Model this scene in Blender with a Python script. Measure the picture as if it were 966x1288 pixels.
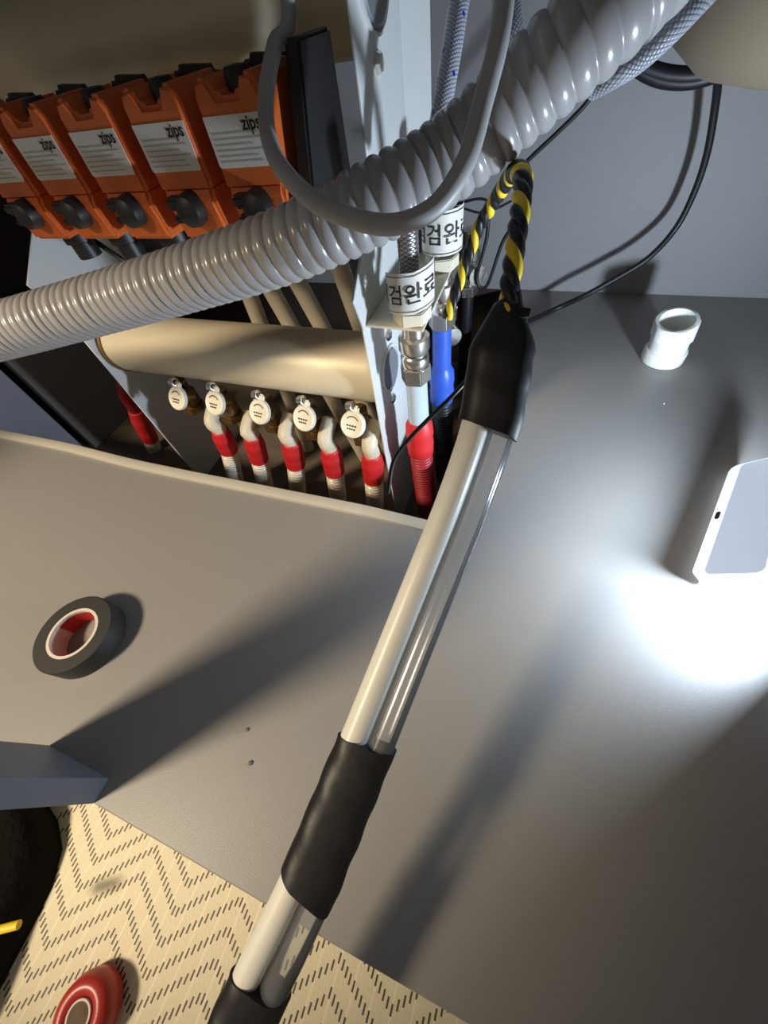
import bpy, bmesh, math, random
from mathutils import Vector, Matrix
random.seed(7)
for o in list(bpy.data.objects): bpy.data.objects.remove(o)
scene = bpy.context.scene
col = scene.collection

# ------------------------------------------------------------------ camera
F_PX, CX, CY, CAM_H = 476.34, 483.0, 644.0, 0.30
RX = Vector((0.93656911, 0.32863116, -0.12181901))     # camera right in world axes
RD = Vector((0.20443262, -0.79455274, -0.57174579))    # camera down
RF = Vector((-0.28468511, 0.51057566, -0.81133648))    # camera forward
EYE = Vector((0, 0, CAM_H))
cd = bpy.data.cameras.new('camera'); cam = bpy.data.objects.new('camera', cd); col.objects.link(cam)
cd.sensor_fit = 'VERTICAL'; cd.sensor_height = 36; cd.lens = F_PX / 1288 * 36; cd.clip_start = 0.005
m3 = Matrix((RX, -RD, -RF)).transposed()
cam.matrix_world = Matrix.Translation(EYE) @ m3.to_4x4()
scene.camera = cam

# ------------------------------------------------------------------ light
world = bpy.data.worlds.new('world'); scene.world = world; world.use_nodes = True
bg = world.node_tree.nodes['Background']
bg.inputs[0].default_value = (1.0, 0.93, 0.84, 1); bg.inputs[1].default_value = 0.14

def area_light(name, loc, target, size, power, color):
    l = bpy.data.lights.new(name, 'AREA'); l.shape = 'DISK'; l.size = size; l.energy = power; l.color = color
    o = bpy.data.objects.new(name, l); col.objects.link(o); o.location = loc
    o.rotation_euler = (Vector(target) - Vector(loc)).to_track_quat('-Z', 'Y').to_euler()
    return o
lamp = bpy.data.lights.new('room_lamp_light', 'SPOT'); lamp.energy = 44; lamp.color = (1.0, 0.83, 0.60); lamp.shadow_soft_size = 0.075
lamp.spot_size = math.radians(48); lamp.spot_blend = 0.62
lo = bpy.data.objects.new('room_lamp_light', lamp); col.objects.link(lo); lo.location = (-0.62, -0.52, 0.74)
lo.rotation_euler = (Vector((-0.33, 0.05, 0.0)) - lo.location).to_track_quat('-Z', 'Y').to_euler()
LED_POS, LED_AIM = Vector((0.222, 0.168, 0.072)), Vector((-0.75, 0.60, -0.16))
led = area_light('work_lamp_light', LED_POS + LED_AIM * 0.004, LED_POS + LED_AIM, 0.034, 1.9, (0.70, 0.84, 1.0))

vs = scene.view_settings
vs.view_transform = 'Standard'; vs.look = 'None'; vs.gamma = 1; vs.use_curve_mapping = False; vs.exposure = 0.2

# ------------------------------------------------------------------ helpers
def ray(x, y): return RX * (x - CX) + RD * (y - CY) + RF * F_PX
def P(x, y, ax, v):
    w = ray(x, y); i = 'xyz'.index(ax); return EYE + w * ((v - EYE[i]) / w[i])
def Dp(x, y, Z): return EYE + ray(x, y) * (Z / F_PX)

class MB:
    def __init__(s): s.v = []; s.f = []; s.uv = []
    def add(s, vs_, fs, uvs=None):
        b = len(s.v); s.v += [Vector(v) for v in vs_]
        for k, f in enumerate(fs):
            s.f.append([i + b for i in f])
            s.uv.append(uvs[k] if uvs else [(0, 0)] * len(f))
        return s
    def box(s, a, b):
        x0, y0, z0 = a; x1, y1, z1 = b
        return s.add([(x0,y0,z0),(x1,y0,z0),(x1,y1,z0),(x0,y1,z0),(x0,y0,z1),(x1,y0,z1),(x1,y1,z1),(x0,y1,z1)],
            [(3,2,1,0),(4,5,6,7),(0,1,5,4),(1,2,6,5),(2,3,7,6),(3,0,4,7)])
    def prism(s, poly, o, ex, ey, ez):
        """polygon poly (2-D) in plane o+ex*a+ey*b, extruded by ez"""
        o, ex, ey, ez = Vector(o), Vector(ex), Vector(ey), Vector(ez)
        n = len(poly); lo = [o + ex * a + ey * b for a, b in poly]; hi = [p + ez for p in lo]
        fs = [list(range(n))[::-1], list(range(n, 2 * n))] + [(i, (i + 1) % n, n + (i + 1) % n, n + i) for i in range(n)]
        return s.add(lo + hi, fs)
    def sweep(s, path, rad, n=16, cap=True, shape=None, up=None, sub=0):
        """tube along path; rad a number or f(i, t_len); shape: list of 2-D points instead of a circle"""
        pts = [Vector(p) for p in path]; N = len(pts)
        tg = []
        for i in range(N):
            t = pts[min(i + 1, N - 1)] - pts[max(i - 1, 0)]; tg.append(t.normalized())
        a = Vector(up) if up else (Vector((0, 0, 1)) if abs(tg[0].z) < .9 else Vector((1, 0, 0)))
        nrm = (a - tg[0] * a.dot(tg[0])).normalized()
        L = 0; rings = []; lens = []
        for i in range(N):
            if i:
                nrm = (nrm - tg[i] * nrm.dot(tg[i])).normalized(); L += (pts[i] - pts[i-1]).length
            bn = tg[i].cross(nrm)
            r = rad(i, L) if callable(rad) else rad
            sh = shape or [(math.cos(2*math.pi*k/n), math.sin(2*math.pi*k/n)) for k in range(n)]
            rings.append([pts[i] + (nrm * c + bn * d) * r for c, d in sh]); lens.append(L)
        n = len(rings[0]); vs_ = [v for r in rings for v in r]; fs = []; uv = []
        for i in range(N - 1):
            for k in range(n):
                k2 = (k + 1) % n
                fs.append((i*n+k, i*n+k2, (i+1)*n+k2, (i+1)*n+k))
                uv.append([(k/n, lens[i]), ((k+1)/n, lens[i]), ((k+1)/n, lens[i+1]), (k/n, lens[i+1])])
        if cap:
            fs.append(tuple(range(n))[::-1]); uv.append([(0,0)]*n)
            fs.append(tuple((N-1)*n+k for k in range(n))); uv.append([(0,0)]*n)
        return s.add(vs_, fs, uv)
    def lathe(s, prof, o=(0,0,0), axis=(0,0,1), n=32, ref=None, closed=False):
        """prof: list of (radius, height) along axis"""
        o = Vector(o); ax = Vector(axis).normalized()
        a = Vector(ref) if ref else (Vector((1,0,0)) if abs(ax.x) < .9 else Vector((0,1,0)))
        e1 = (a - ax * a.dot(ax)).normalized(); e2 = ax.cross(e1)
        vs_ = []; fs = []
        for r, h in prof:
            for k in range(n):
                t = 2*math.pi*k/n; vs_.append(o + ax*h + (e1*math.cos(t) + e2*math.sin(t))*r)
        M = len(prof)
        for i in range(M if closed else M - 1):
            j = (i + 1) % M
            for k in range(n):
                k2 = (k+1) % n; fs.append((i*n+k, i*n+k2, j*n+k2, j*n+k))
        if not closed:
            if prof[0][0] > 1e-5: fs.append(tuple(range(n))[::-1])
            if prof[-1][0] > 1e-5: fs.append(tuple((M-1)*n+k for k in range(n)))
        return s.add(vs_, fs)
    def cyl(s, p, q, r, n=20, r2=None):
        p, q = Vector(p), Vector(q); h = (q - p).length
        return s.lathe([(r, 0), (r2 if r2 is not None else r, h)], p, q - p, n)

def smooth_path(pts, step=0.004):
    """Catmull-Rom through pts, resampled at even steps"""
    p = [Vector(a) for a in pts]; p = [p[0]*2 - p[1]] + p + [p[-1]*2 - p[-2]]
    dense = []
    for i in range(1, len(p) - 2):
        for k in range(40):
            t = k/40; a, b, c, d = p[i-1], p[i], p[i+1], p[i+2]
            dense.append(0.5*((2*b) + (c-a)*t + (2*a-5*b+4*c-d)*t*t + (3*b-a-3*c+d)*t**3))
    dense.append(p[-2])
    L = [0]
    for a, b in zip(dense, dense[1:]): L.append(L[-1] + (b-a).length)
    n = max(2, int(L[-1]/step)); out = []; j = 0
    for i in range(n + 1):
        s = L[-1]*i/n
        while j < len(L) - 2 and L[j+1] < s: j += 1
        t = (s - L[j]) / max(1e-9, L[j+1]-L[j]); out.append(dense[j].lerp(dense[j+1], min(1, t)))
    return out

def base_of(o):
    v = Vector((0,0,0))
    while o: v += o.location; o = o.parent
    return v
def mk(name, mb, mat, parent=None, smooth=False, bevel=0, seg=2, local=False, angle=None):
    me = bpy.data.meshes.new(name)
    off = Vector((0,0,0)) if (local or not parent) else base_of(parent)
    me.from_pydata([v - off for v in mb.v], [], mb.f)
    uvl = me.uv_layers.new(name='UVMap')
    li = 0
    for u in mb.uv:
        for c in u: uvl.data[li].uv = c; li += 1
    bm = bmesh.new(); bm.from_mesh(me)
    bmesh.ops.recalc_face_normals(bm, faces=bm.faces)
    if bevel:
        es = [e for e in bm.edges if len(e.link_faces) == 2 and e.calc_face_angle(0) > 0.5]
        bmesh.ops.bevel(bm, geom=es, offset=bevel, segments=seg, affect='EDGES', clamp_overlap=True)
    bm.to_mesh(me); bm.free()
    if smooth:
        for p in me.polygons: p.use_smooth = True
        me.set_sharp_from_angle(angle=math.radians(angle or 40))
    me.materials.append(mat)
    o = bpy.data.objects.new(name, me); col.objects.link(o)
    if parent: o.parent = parent
    return o
def thing(name, label, cat, loc=(0,0,0), group=None):
    o = bpy.data.objects.new(name, None); col.objects.link(o); o.location = loc; o.empty_display_size = .02
    return tag(o, label, cat, group)
def tag(o, label, cat, group=None):
    o['label'] = label; o['category'] = cat
    if group: o['group'] = group
    return o
def struct(name, mb, mat, label=None, **k):
    o = mk(name, mb, mat, **k); o['kind'] = 'structure'
    o['label'] = label or name.replace('_', ' '); o['category'] = name.split('_')[0]
    return o
def dup(root, loc, rot=None, label=None):
    r = root.copy(); col.objects.link(r); r.location = loc
    if rot is not None: r.rotation_euler = rot
    if label: r['label'] = label
    for ch in list(root.children):
        c = ch.copy(); col.objects.link(c); c.parent = r
        for g in ch.children:
            d = g.copy(); col.objects.link(d); d.parent = c
    return r

# ------------------------------------------------------------------ materials
def srgb(r, g, b):
    f = lambda c: (c/255/12.92) if c/255 <= .04045 else ((c/255+.055)/1.055)**2.4
    return (f(r), f(g), f(b), 1)
def mat(name, c, rough=.5, metal=0, var=.06, scale=60, bump=0, bscale=300, spec=.5, coat=0, trans=0, sss=0):
    m = bpy.data.materials.new(name); m.use_nodes = True; nt = m.node_tree; b = nt.nodes['Principled BSDF']
    b.inputs['Roughness'].default_value = rough; b.inputs['Metallic'].default_value = metal
    b.inputs['Specular IOR Level'].default_value = spec; b.inputs['Coat Weight'].default_value = coat
    b.inputs['Transmission Weight'].default_value = trans
    if sss:
        b.inputs['Subsurface Weight'].default_value = sss; b.inputs['Subsurface Radius'].default_value = (.004,.004,.004)
    tc = nt.nodes.new('ShaderNodeTexCoord'); n = nt.nodes.new('ShaderNodeTexNoise'); n.inputs['Scale'].default_value = scale
    n.inputs['Detail'].default_value = 4
    nt.links.new(tc.outputs['Object'], n.inputs['Vector'])
    mx = nt.nodes.new('ShaderNodeMix'); mx.data_type = 'RGBA'
    mx.inputs[6].default_value = [x*(1-var) for x in c[:3]] + [1]; mx.inputs[7].default_value = [min(1, x*(1+var)) for x in c[:3]] + [1]
    nt.links.new(n.outputs['Fac'], mx.inputs[0]); nt.links.new(mx.outputs[2], b.inputs['Base Color'])
    if bump:
        n2 = nt.nodes.new('ShaderNodeTexNoise'); n2.inputs['Scale'].default_value = bscale; nt.links.new(tc.outputs['Object'], n2.inputs['Vector'])
        bp = nt.nodes.new('ShaderNodeBump'); bp.inputs['Strength'].default_value = bump; bp.inputs['Distance'].default_value = .001
        nt.links.new(n2.outputs['Fac'], bp.inputs['Height']); nt.links.new(bp.outputs[0], b.inputs['Normal'])
    return m
class NT:
    def __init__(s, nt): s.nt = nt
    def m(s, op, a, b=None, c=None):
        n = s.nt.nodes.new('ShaderNodeMath'); n.operation = op
        for i, v in enumerate((a, b, c)):
            if v is None: continue
            if isinstance(v, (int, float)): n.inputs[i].default_value = v
            else: s.nt.links.new(v, n.inputs[i])
        return n.outputs[0]

M = {}
M['laminate'] = mat('grey_laminate', srgb(143,140,136), .42, var=.04, scale=900, bump=.15, bscale=1800)
M['wall'] = mat('grey_back_panel', srgb(146,144,144), .55, var=.05, scale=900, bump=.15, bscale=1500)
M['stile'] = mat('blue_grey_laminate', srgb(112,118,130), .5, var=.06, scale=900)
M['edge'] = mat('pale_edging', srgb(196,190,176), .5)
M['concrete'] = mat('concrete', srgb(112,100,86), .9, var=.25, scale=30, bump=.6, bscale=90)
M['umber'] = mat('shade_dark_umber', srgb(52,42,36), .8, var=.3, scale=20)  # dark brown with the shade of the recesses put into the colour
M['sidegrey'] = mat('mottled_grey_side_panel', srgb(124,120,114), .7, var=.15, scale=25)  # darker grey than the strip beside it, mottled at random
M['sidepale'] = mat('pale_grey_side_panel', srgb(160,162,172), .6, var=.08, scale=25)
M['steel'] = mat('painted_bracket_steel', srgb(212,214,212), .38, var=.05, scale=30)
M['cream'] = mat('cream_plastic', srgb(222,214,190), .45, var=.04)
M['bar'] = mat('brushed_beige_steel', srgb(214,202,174), .45, metal=.12, var=.08, scale=14)
M['orange'] = mat('orange_plastic', srgb(214,104,44), .40, var=.06, scale=25, bump=.05, bscale=600)
M['black_plastic'] = mat('black_plastic', srgb(34,33,33), .45, var=.15)
M['paper'] = mat('label_paper', srgb(226,222,212), .6, var=.04, scale=400)
M['ink'] = mat('black_ink', srgb(30,30,32), .6)
M['greyink'] = mat('faded_grey_ink', srgb(176,171,160), .7)
M['red'] = mat('red_sleeve', srgb(196,38,40), .5, var=.12, scale=60)
M['darkred'] = mat('deep_red_conduit', srgb(150,30,40), .5, var=.2, scale=80)
M['conduit'] = mat('silvery_conduit', srgb(226,216,196), .35, metal=.1, var=.18, scale=80)
M['palepipe'] = mat('pale_beige_pipe', srgb(206,196,172), .5, var=.06)
M['brass'] = mat('dull_brass', srgb(120,98,62), .4, metal=.6, var=.2, scale=50)
M['chrome'] = mat('chrome', srgb(226,222,214), .24, metal=1, var=.05)
M['dullsteel'] = mat('dull_grey_steel', srgb(138,138,142), .5, metal=.35, var=.08)
M['whitepl'] = mat('white_plastic', srgb(240,240,234), .4, var=.02)
M['tubewhite'] = mat('milky_white_tube', srgb(246,243,232), .35, var=.02, sss=.5)
M['disc'] = mat('ivory_disc', srgb(232,226,208), .45, var=.04)
M['hose'] = mat('glossy_grey_pvc', srgb(158,156,156), .24, var=.05, scale=30, spec=.6)
M['cable'] = mat('grey_rubber_hose', srgb(176,175,176), .42, var=.06)
M['black_rubber'] = mat('black_rubber', srgb(26,26,29), .45, var=.2)
M['tape'] = mat('black_vinyl_tape', srgb(20,18,19), .48, var=.2, scale=60, bump=.25, bscale=120)
M['tape_face'] = mat('black_tape_wound_face', srgb(44,42,40), .6, var=.1)
M['core'] = mat('cardboard_core', srgb(216,204,190), .7)
M['redprint'] = mat('red_print', srgb(184,44,44), .6)
M['yellow'] = mat('yellow_strand', srgb(240,206,38), .5, var=.1)
M['tan'] = mat('tan_plastic', srgb(138,124,104), .5, var=.06, scale=20)
M['bluegrey'] = mat('pale_blue_tube', srgb(176,192,206), .4)
M['blue'] = mat('blue_sleeve', srgb(52,92,196), .4, var=.1)
M['navy'] = mat('navy_sleeve', srgb(28,34,84), .5)
M['bag'] = mat('black_fabric', srgb(30,28,26), .95, var=.35, scale=90, bump=.8, bscale=240, spec=.1)
M['redroll'] = mat('red_roll', srgb(176,52,46), .35, var=.15)
M['lampbody'] = mat('white_lamp_housing', srgb(226,228,232), .3, var=.02)
M['lampface'] = mat('pale_grey_lamp_cover', srgb(176,182,196), .25, var=.03)
M['crumb'] = mat('dust_crumb', srgb(120,112,98), .6, var=.3)

def clear_mat():
    m = bpy.data.materials.new('clear_plastic'); m.use_nodes = True; nt = m.node_tree; nt.nodes.clear()
    out = nt.nodes.new('ShaderNodeOutputMaterial'); t = nt.nodes.new('ShaderNodeBsdfTransparent'); g = nt.nodes.new('ShaderNodeBsdfGlossy')
    t.inputs[0].default_value = (.95,.955,.96,1); g.inputs['Roughness'].default_value = .14
    fr = nt.nodes.new('ShaderNodeFresnel'); fr.inputs[0].default_value = 1.38
    mx = nt.nodes.new('ShaderNodeMixShader')
    df = nt.nodes.new('ShaderNodeBsdfDiffuse'); df.inputs[0].default_value = (.8,.82,.85,1); m0 = nt.nodes.new('ShaderNodeMixShader'); m0.inputs[0].default_value = .09
    nt.links.new(t.outputs[0], m0.inputs[1]); nt.links.new(df.outputs[0], m0.inputs[2])
    nt.links.new(fr.outputs[0], mx.inputs[0]); nt.links.new(m0.outputs[0], mx.inputs[1]); nt.links.new(g.outputs[0], mx.inputs[2]); nt.links.new(mx.outputs[0], out.inputs[0])
    return m
M['clear'] = clear_mat()
def braid_mat(name, c1, c2, dots, metal=0.0, pitch=.0022, around=14):
    m = mat(name, c1, .3, metal=metal); nt = m.node_tree; b = nt.nodes['Principled BSDF']; N = NT(nt)
    uv = nt.nodes.new('ShaderNodeUVMap'); sp = nt.nodes.new('ShaderNodeSeparateXYZ'); nt.links.new(uv.outputs[0], sp.inputs[0])
    u = N.m('MULTIPLY', sp.outputs[0], around); v = N.m('DIVIDE', sp.outputs[1], pitch)
    d1 = N.m('ABSOLUTE', N.m('SINE', N.m('MULTIPLY', N.m('ADD', u, v), math.pi/1)))
    d2 = N.m('ABSOLUTE', N.m('SINE', N.m('MULTIPLY', N.m('SUBTRACT', u, v), math.pi/1)))
    w = N.m('POWER', N.m('MULTIPLY', d1, d2), .5)
    mx = nt.nodes.new('ShaderNodeMix'); mx.data_type = 'RGBA'; mx.inputs[6].default_value = c2; mx.inputs[7].default_value = c1
    nt.links.new(w, mx.inputs[0]); outc = mx.outputs[2]
    if dots:
        a = N.m('SUBTRACT', N.m('FRACT', N.m('MULTIPLY', sp.outputs[0], 4)), .5)
        bb = N.m('SUBTRACT', N.m('FRACT', N.m('ADD', N.m('DIVIDE', sp.outputs[1], .030), N.m('MULTIPLY', N.m('FLOOR', N.m('MULTIPLY', sp.outputs[0], 4)), .37))), .5)
        dd = N.m('ADD', N.m('POWER', N.m('MULTIPLY', a, .011), 2), N.m('POWER', N.m('MULTIPLY', bb, .030), 2))
        msk = N.m('LESS_THAN', dd, .0013**2)
        m2 = nt.nodes.new('ShaderNodeMix'); m2.data_type = 'RGBA'; m2.inputs[7].default_value = srgb(40,50,180)
        nt.links.new(msk, m2.inputs[0]); nt.links.new(outc, m2.inputs[6]); outc = m2.outputs[2]
    nt.links.new(outc, b.inputs['Base Color'])
    bp = nt.nodes.new('ShaderNodeBump'); bp.inputs['Strength'].default_value = .5; bp.inputs['Distance'].default_value = .0006
    nt.links.new(w, bp.inputs['Height']); nt.links.new(bp.outputs[0], b.inputs['Normal'])
    return m
M['braid'] = braid_mat('braided_clear_hose', srgb(206,210,222), srgb(120,124,140), True)
M['braid_plain'] = braid_mat('braided_grey_hose', srgb(170,174,184), srgb(96,98,108), False)
M['braid_steel'] = braid_mat('braided_steel_hose', srgb(200,198,196), srgb(66,64,66), False, metal=.8, pitch=.0026, around=8)
def vinyl_mat():
    m = mat('woven_herringbone_vinyl', srgb(226,214,182), .6, var=.05, scale=200, bump=.3, bscale=500); nt = m.node_tree; b = nt.nodes['Principled BSDF']; N = NT(nt)
    ge = nt.nodes.new('ShaderNodeNewGeometry'); sp = nt.nodes.new('ShaderNodeSeparateXYZ'); nt.links.new(ge.outputs['Position'], sp.inputs[0])
    x, y = sp.outputs[0], sp.outputs[1]
    st = .0037
    k = N.m('DIVIDE', x, st); kf = N.m('FLOOR', k); xq = N.m('MULTIPLY', N.m('ADD', kf, .5), st)
    stroke = N.m('LESS_THAN', N.m('FRACT', k), .40)
    p = .0457; cc = N.m('DIVIDE', N.m('ADD', xq, .272 + p*20), p); ci = N.m('FLOOR', cc); lx = N.m('MULTIPLY', N.m('FRACT', cc), p)
    odd = N.m('MODULO', ci, 2)
    def line(slope, y0, gap):
        d = N.m('DIVIDE', N.m('SUBTRACT', N.m('SUBTRACT', y, y0), N.m('MULTIPLY', lx, slope)), gap)
        return N.m('MULTIPLY', N.m('ABSOLUTE', N.m('SUBTRACT', N.m('FRACT', N.m('ADD', d, 50.5)), .5)), gap)
    dA, dB = line(.93, -.1775, .0182), line(-.62, -.150, .0182)
    dist = N.m('ADD', N.m('MULTIPLY', dA, N.m('SUBTRACT', 1, odd)), N.m('MULTIPLY', dB, odd))
    on = N.m('MULTIPLY', stroke, N.m('LESS_THAN', dist, .0030))
    old = b.inputs['Base Color'].links[0].from_socket
    # pale weft threads
    wf = N.m('LESS_THAN', N.m('FRACT', N.m('DIVIDE', x, .0146)), .10)
    m1 = nt.nodes.new('ShaderNodeMix'); m1.data_type = 'RGBA'; m1.inputs[7].default_value = srgb(240,228,196)
    nt.links.new(wf, m1.inputs[0]); nt.links.new(old, m1.inputs[6])
    m2 = nt.nodes.new('ShaderNodeMix'); m2.data_type = 'RGBA'; m2.inputs[7].default_value = srgb(88,76,58)
    nt.links.new(on, m2.inputs[0]); nt.links.new(m1.outputs[2], m2.inputs[6]); nt.links.new(m2.outputs[2], b.inputs['Base Color'])
    return m
M['vinyl'] = vinyl_mat()
def emit_mat(name, c, s):
    m = bpy.data.materials.new(name); m.use_nodes = True; b = m.node_tree.nodes['Principled BSDF']
    b.inputs['Base Color'].default_value = c; b.inputs['Emission Color'].default_value = c; b.inputs['Emission Strength'].default_value = s
    return m
M['lampbody'] = emit_mat('white_housing_added_glow', (.86,.91,1,1), .75); M['lampbody'].node_tree.nodes['Principled BSDF'].inputs['Roughness'].default_value = .3  # emission added to make the rim of the block bright
M['lampface'] = emit_mat('cover_added_glow', (.58,.66,.82,1), .50); M['lampface'].node_tree.nodes['Principled BSDF'].inputs['Roughness'].default_value = .25  # weaker emission added to brighten the block's face
M['led'] = emit_mat('led_lens', (.85,.93,1,1), 6)

# ------------------------------------------------------------------ structure
YB, YF, YO, XO = 0.633, -0.0915, 0.1835, -0.060      # back wall, front edge, cut-out front, cut-out right side
ZS, ZR = -0.135, -0.12                                # sub-floor inside the cut-out, room floor
XL, XR = -0.78, 0.50
m = MB()                                             # L-shaped shelf board
m.prism([(XL, YF), (XR, YF), (XR, YB), (XO, YB), (XO, YO), (XL, YO)], (0,0,-.015), (1,0,0), (0,1,0), (0,0,.015))
struct('floor', m, M['laminate'], 'grey laminate board forming the cabinet bottom', bevel=.0008, seg=1)
m = MB().box((XL-.02, YB, -.0005), (XR+.02, YB+.02, .50)); struct('wall_back', m, M['wall'], 'grey panel closing the back of the cabinet')
m = MB().box((XR, YF, -.0005), (XR+.02, YB-.001, .50)); struct('wall_right', m, M['wall'], 'grey right side panel of the cabinet')
m = MB().box((XL-.02, YO, .14), (XL, YB-.001, .50)); m.box((XL-.02, YO, ZS), (XL, YB-.001, .14)); struct('wall_left', m, M['umber'], 'left end board behind the manifold, coloured dark for shade')  # dark colour stands for shade at the left end
m = MB().box((XL-.02, YF-.02, .50), (XR+.02, YB+.02, .54)); struct('ceiling', m, M['wall'], 'underside of the worktop over the cabinet')
m = MB().box((XL-.02, YF-.018, .45), (XR+.02, YF-.001, .50)); struct('trim_shade_rail', m, M['stile'], 'unseen front rail added under the worktop to shade the upper manifold')  # unseen rail, added to keep lamp light off the upper manifold
m = MB().box((XL-.02, YB+.001, ZS), (XR+.02, YB+.02, -.001)); struct('wall_below', m, M['umber'], 'rough wall in the cut-out below the back panel, coloured dark for shade')  # dark colour stands for the unlit void under the panel
m = MB().box((XL-.02, -.05, ZR), (XR+.02, -.035, -.0155)); struct('trim_toe_kick', m, M['stile'], 'unseen toe kick under the front of the cabinet, added to block light')  # unseen, added to stop light coming in beneath the board
m = MB().box((-1.6, -1.8, ZR-.03), (1.2, -.05, ZR)); struct('floor_room', m, M['vinyl'], 'cream woven vinyl flooring with dark herringbone dashes')
m = MB().box((XL-.02, -.034, ZS-.02), (XR+.02, YB+.02, ZS)); struct('floor_slab', m, M['concrete'], 'concrete slab at the bottom of the cut-out')
# front stile and the side panels left of the manifold
m = MB().box((-.2805, YF, 0.0), (-.2185, -.0764, .50)); struct('trim_stile', m, M['stile'], 'blue grey upright stile at the front edge of the cabinet', bevel=.0006, seg=1)
xs = -.72
m = MB().box((xs-.012, .276, ZS), (xs, .60, .075)); struct('trim_side_board', m, M['sidegrey'], 'mottled grey board standing behind the left bracket', bevel=.001, seg=1)
m = MB().box((xs-.012, YO+.001, ZS), (xs, .262, .075)); struct('trim_side_strip', m, M['sidepale'], 'pale grey upright strip left of a dark gap', bevel=.001, seg=1)
# pale edging along the cut-out
ep = [P(-60,533,'z',.003), P(0,546,'z',.003), P(80,562,'z',.003), P(160,582,'z',.003), P(230,597,'z',.003), P(300,611,'z',.003), P(370,625,'z',.003), P(450,641,'z',.003), P(500,653,'z',.003), P(545,664,'z',.003)]
ep = smooth_path([(p.x, max(.176, min(p.y, .1835))+.001, .0025) for p in ep], .01)
m = MB().sweep(ep, 1, shape=[(-.0025,-.0055),(.0012,-.0055),(.0018,-.004),(.0018,.004),(.0012,.0055),(-.0025,.0055)], up=(0,0,1))
struct('trim_edging', m, M['edge'], 'pale edging strip along the cut-out in the board', smooth=True, angle=50)

# ------------------------------------------------------------------ manifold brackets
XBR, XBL = -.125, -.463
def bracket(name, label, x0, hole_lo, hole_up):
    t = thing(name, label, 'bracket', (x0, .33, ZS))
    poly = [(.256,ZS),(.251,.15),(.2424,.173),(.298,.216),(.298,.45),(.378,.45),(.378,ZS)]
    m = MB().prism(poly, (x0-.001,0,0), (0,1,0), (0,0,1), (.002,0,0)); mk('plate', m, M['steel'], t, bevel=.0005, seg=1)
    # rear wing folded a little outward
    m = MB().prism([(0,0),(.002,0),(.012,.036),(.010,.036)], (x0-.001,.378,.20), (1,0,0), (0,1,0), (0,0,.25)); mk('folded_wing', m, M['steel'], t)
    for hy, hz, r in (hole_lo, hole_up):
        m = MB().lathe([(r+.0015,0),(r+.0015,.002),(r,.002),(r,.0004),(0,.0004)], (x0+.001,hy,hz), (1,0,0), 32); e = mk('hole_rim', m, M['steel'], t, smooth=True)
        m = MB().lathe([(r-.0006,0),(r-.003,.0022),(r*.35,.0026),(0,.0026)], (x0+.0012,hy,hz), (1,0,0), 32); mk('end_cap', m, M['dullsteel'], t, smooth=True)
        for dz in (r+.011, -r-.011):
            m = MB().lathe([(.0055,0),(.0055,.001),(.0042,.003),(0,.0036)], (x0+.001,hy+(.004 if dz>0 else -.004),hz+dz), (1,0,0), 6); mk('bolt', m, M['chrome'], t)
    return t
BL, BU = (.2888,.0875), (.334,.293)
brk = bracket('manifold_bracket', 'white steel bracket plate at the right end of the manifold, beside the paper tags', XBR, (.291,.0875,.020), (.334,.305,.024))
g = P(532,146,'y',.416)
mk('grommet', MB().lathe([(.0028,-.004),(.0075,-.004),(.0082,-.002),(.0082,.002),(.0075,.004),(.0028,.004)], g, (.35,-.93,0), 24, closed=True), M['cream'], brk, smooth=True)
bracket('manifold_bracket', 'white steel bracket plate at the left end of the manifold, under the orange boxes', XBL, (.291,.0875,.020), (.334,.305,.024))

# manifold bars
def bar(label, y, z, r, x0, x1):
    t = thing('manifold_bar', label, 'pipe', ((x0+x1)/2, y, z))
    m = MB().lathe([(r*.80,0),(r*.95,.003),(r,.010),(r,x1-x0-.010),(r*.95,x1-x0-.003),(r*.80,x1-x0)], (x0,y,z), (1,0,0), 48); mk('tube', m, M['bar'], t, smooth=True)
    m = MB().lathe([(r+.0012,.0),(r+.0016,.0015),(r+.0012,.003)], (x0+.002,y,z), (1,0,0), 48); mk('end_ring', m, M['brass'], t, smooth=True)
    return t
bar('beige return manifold pipe spanning the brackets above the red sleeves', BL[0], BL[1], .031, -.4615, -.1265)
bar('beige supply manifold pipe behind and above the orange boxes', BU[0]+.012, BU[1]+.006, .028, -.4615, -.1265)

# ------------------------------------------------------------------ text helper
def text_mesh(txt, size, extrude=0):
    cu = bpy.data.curves.new('txt', 'FONT'); cu.body = txt; cu.size = size; cu.align_x = 'CENTER'; cu.align_y = 'CENTER'; cu.resolution_u = 4; cu.offset = size*(.022 if txt.isascii() else .007)
    o = bpy.data.objects.new('txt', cu); col.objects.link(o)
    dg = bpy.context.evaluated_depsgraph_get(); me = bpy.data.meshes.new_from_object(o.evaluated_get(dg))
    vs_ = [v.co.copy() for v in me.vertices]; fs = [tuple(p.vertices) for p in me.polygons]
    bpy.data.objects.remove(o); bpy.data.curves.remove(cu); bpy.data.meshes.remove(me)
    return vs_, fs

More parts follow.
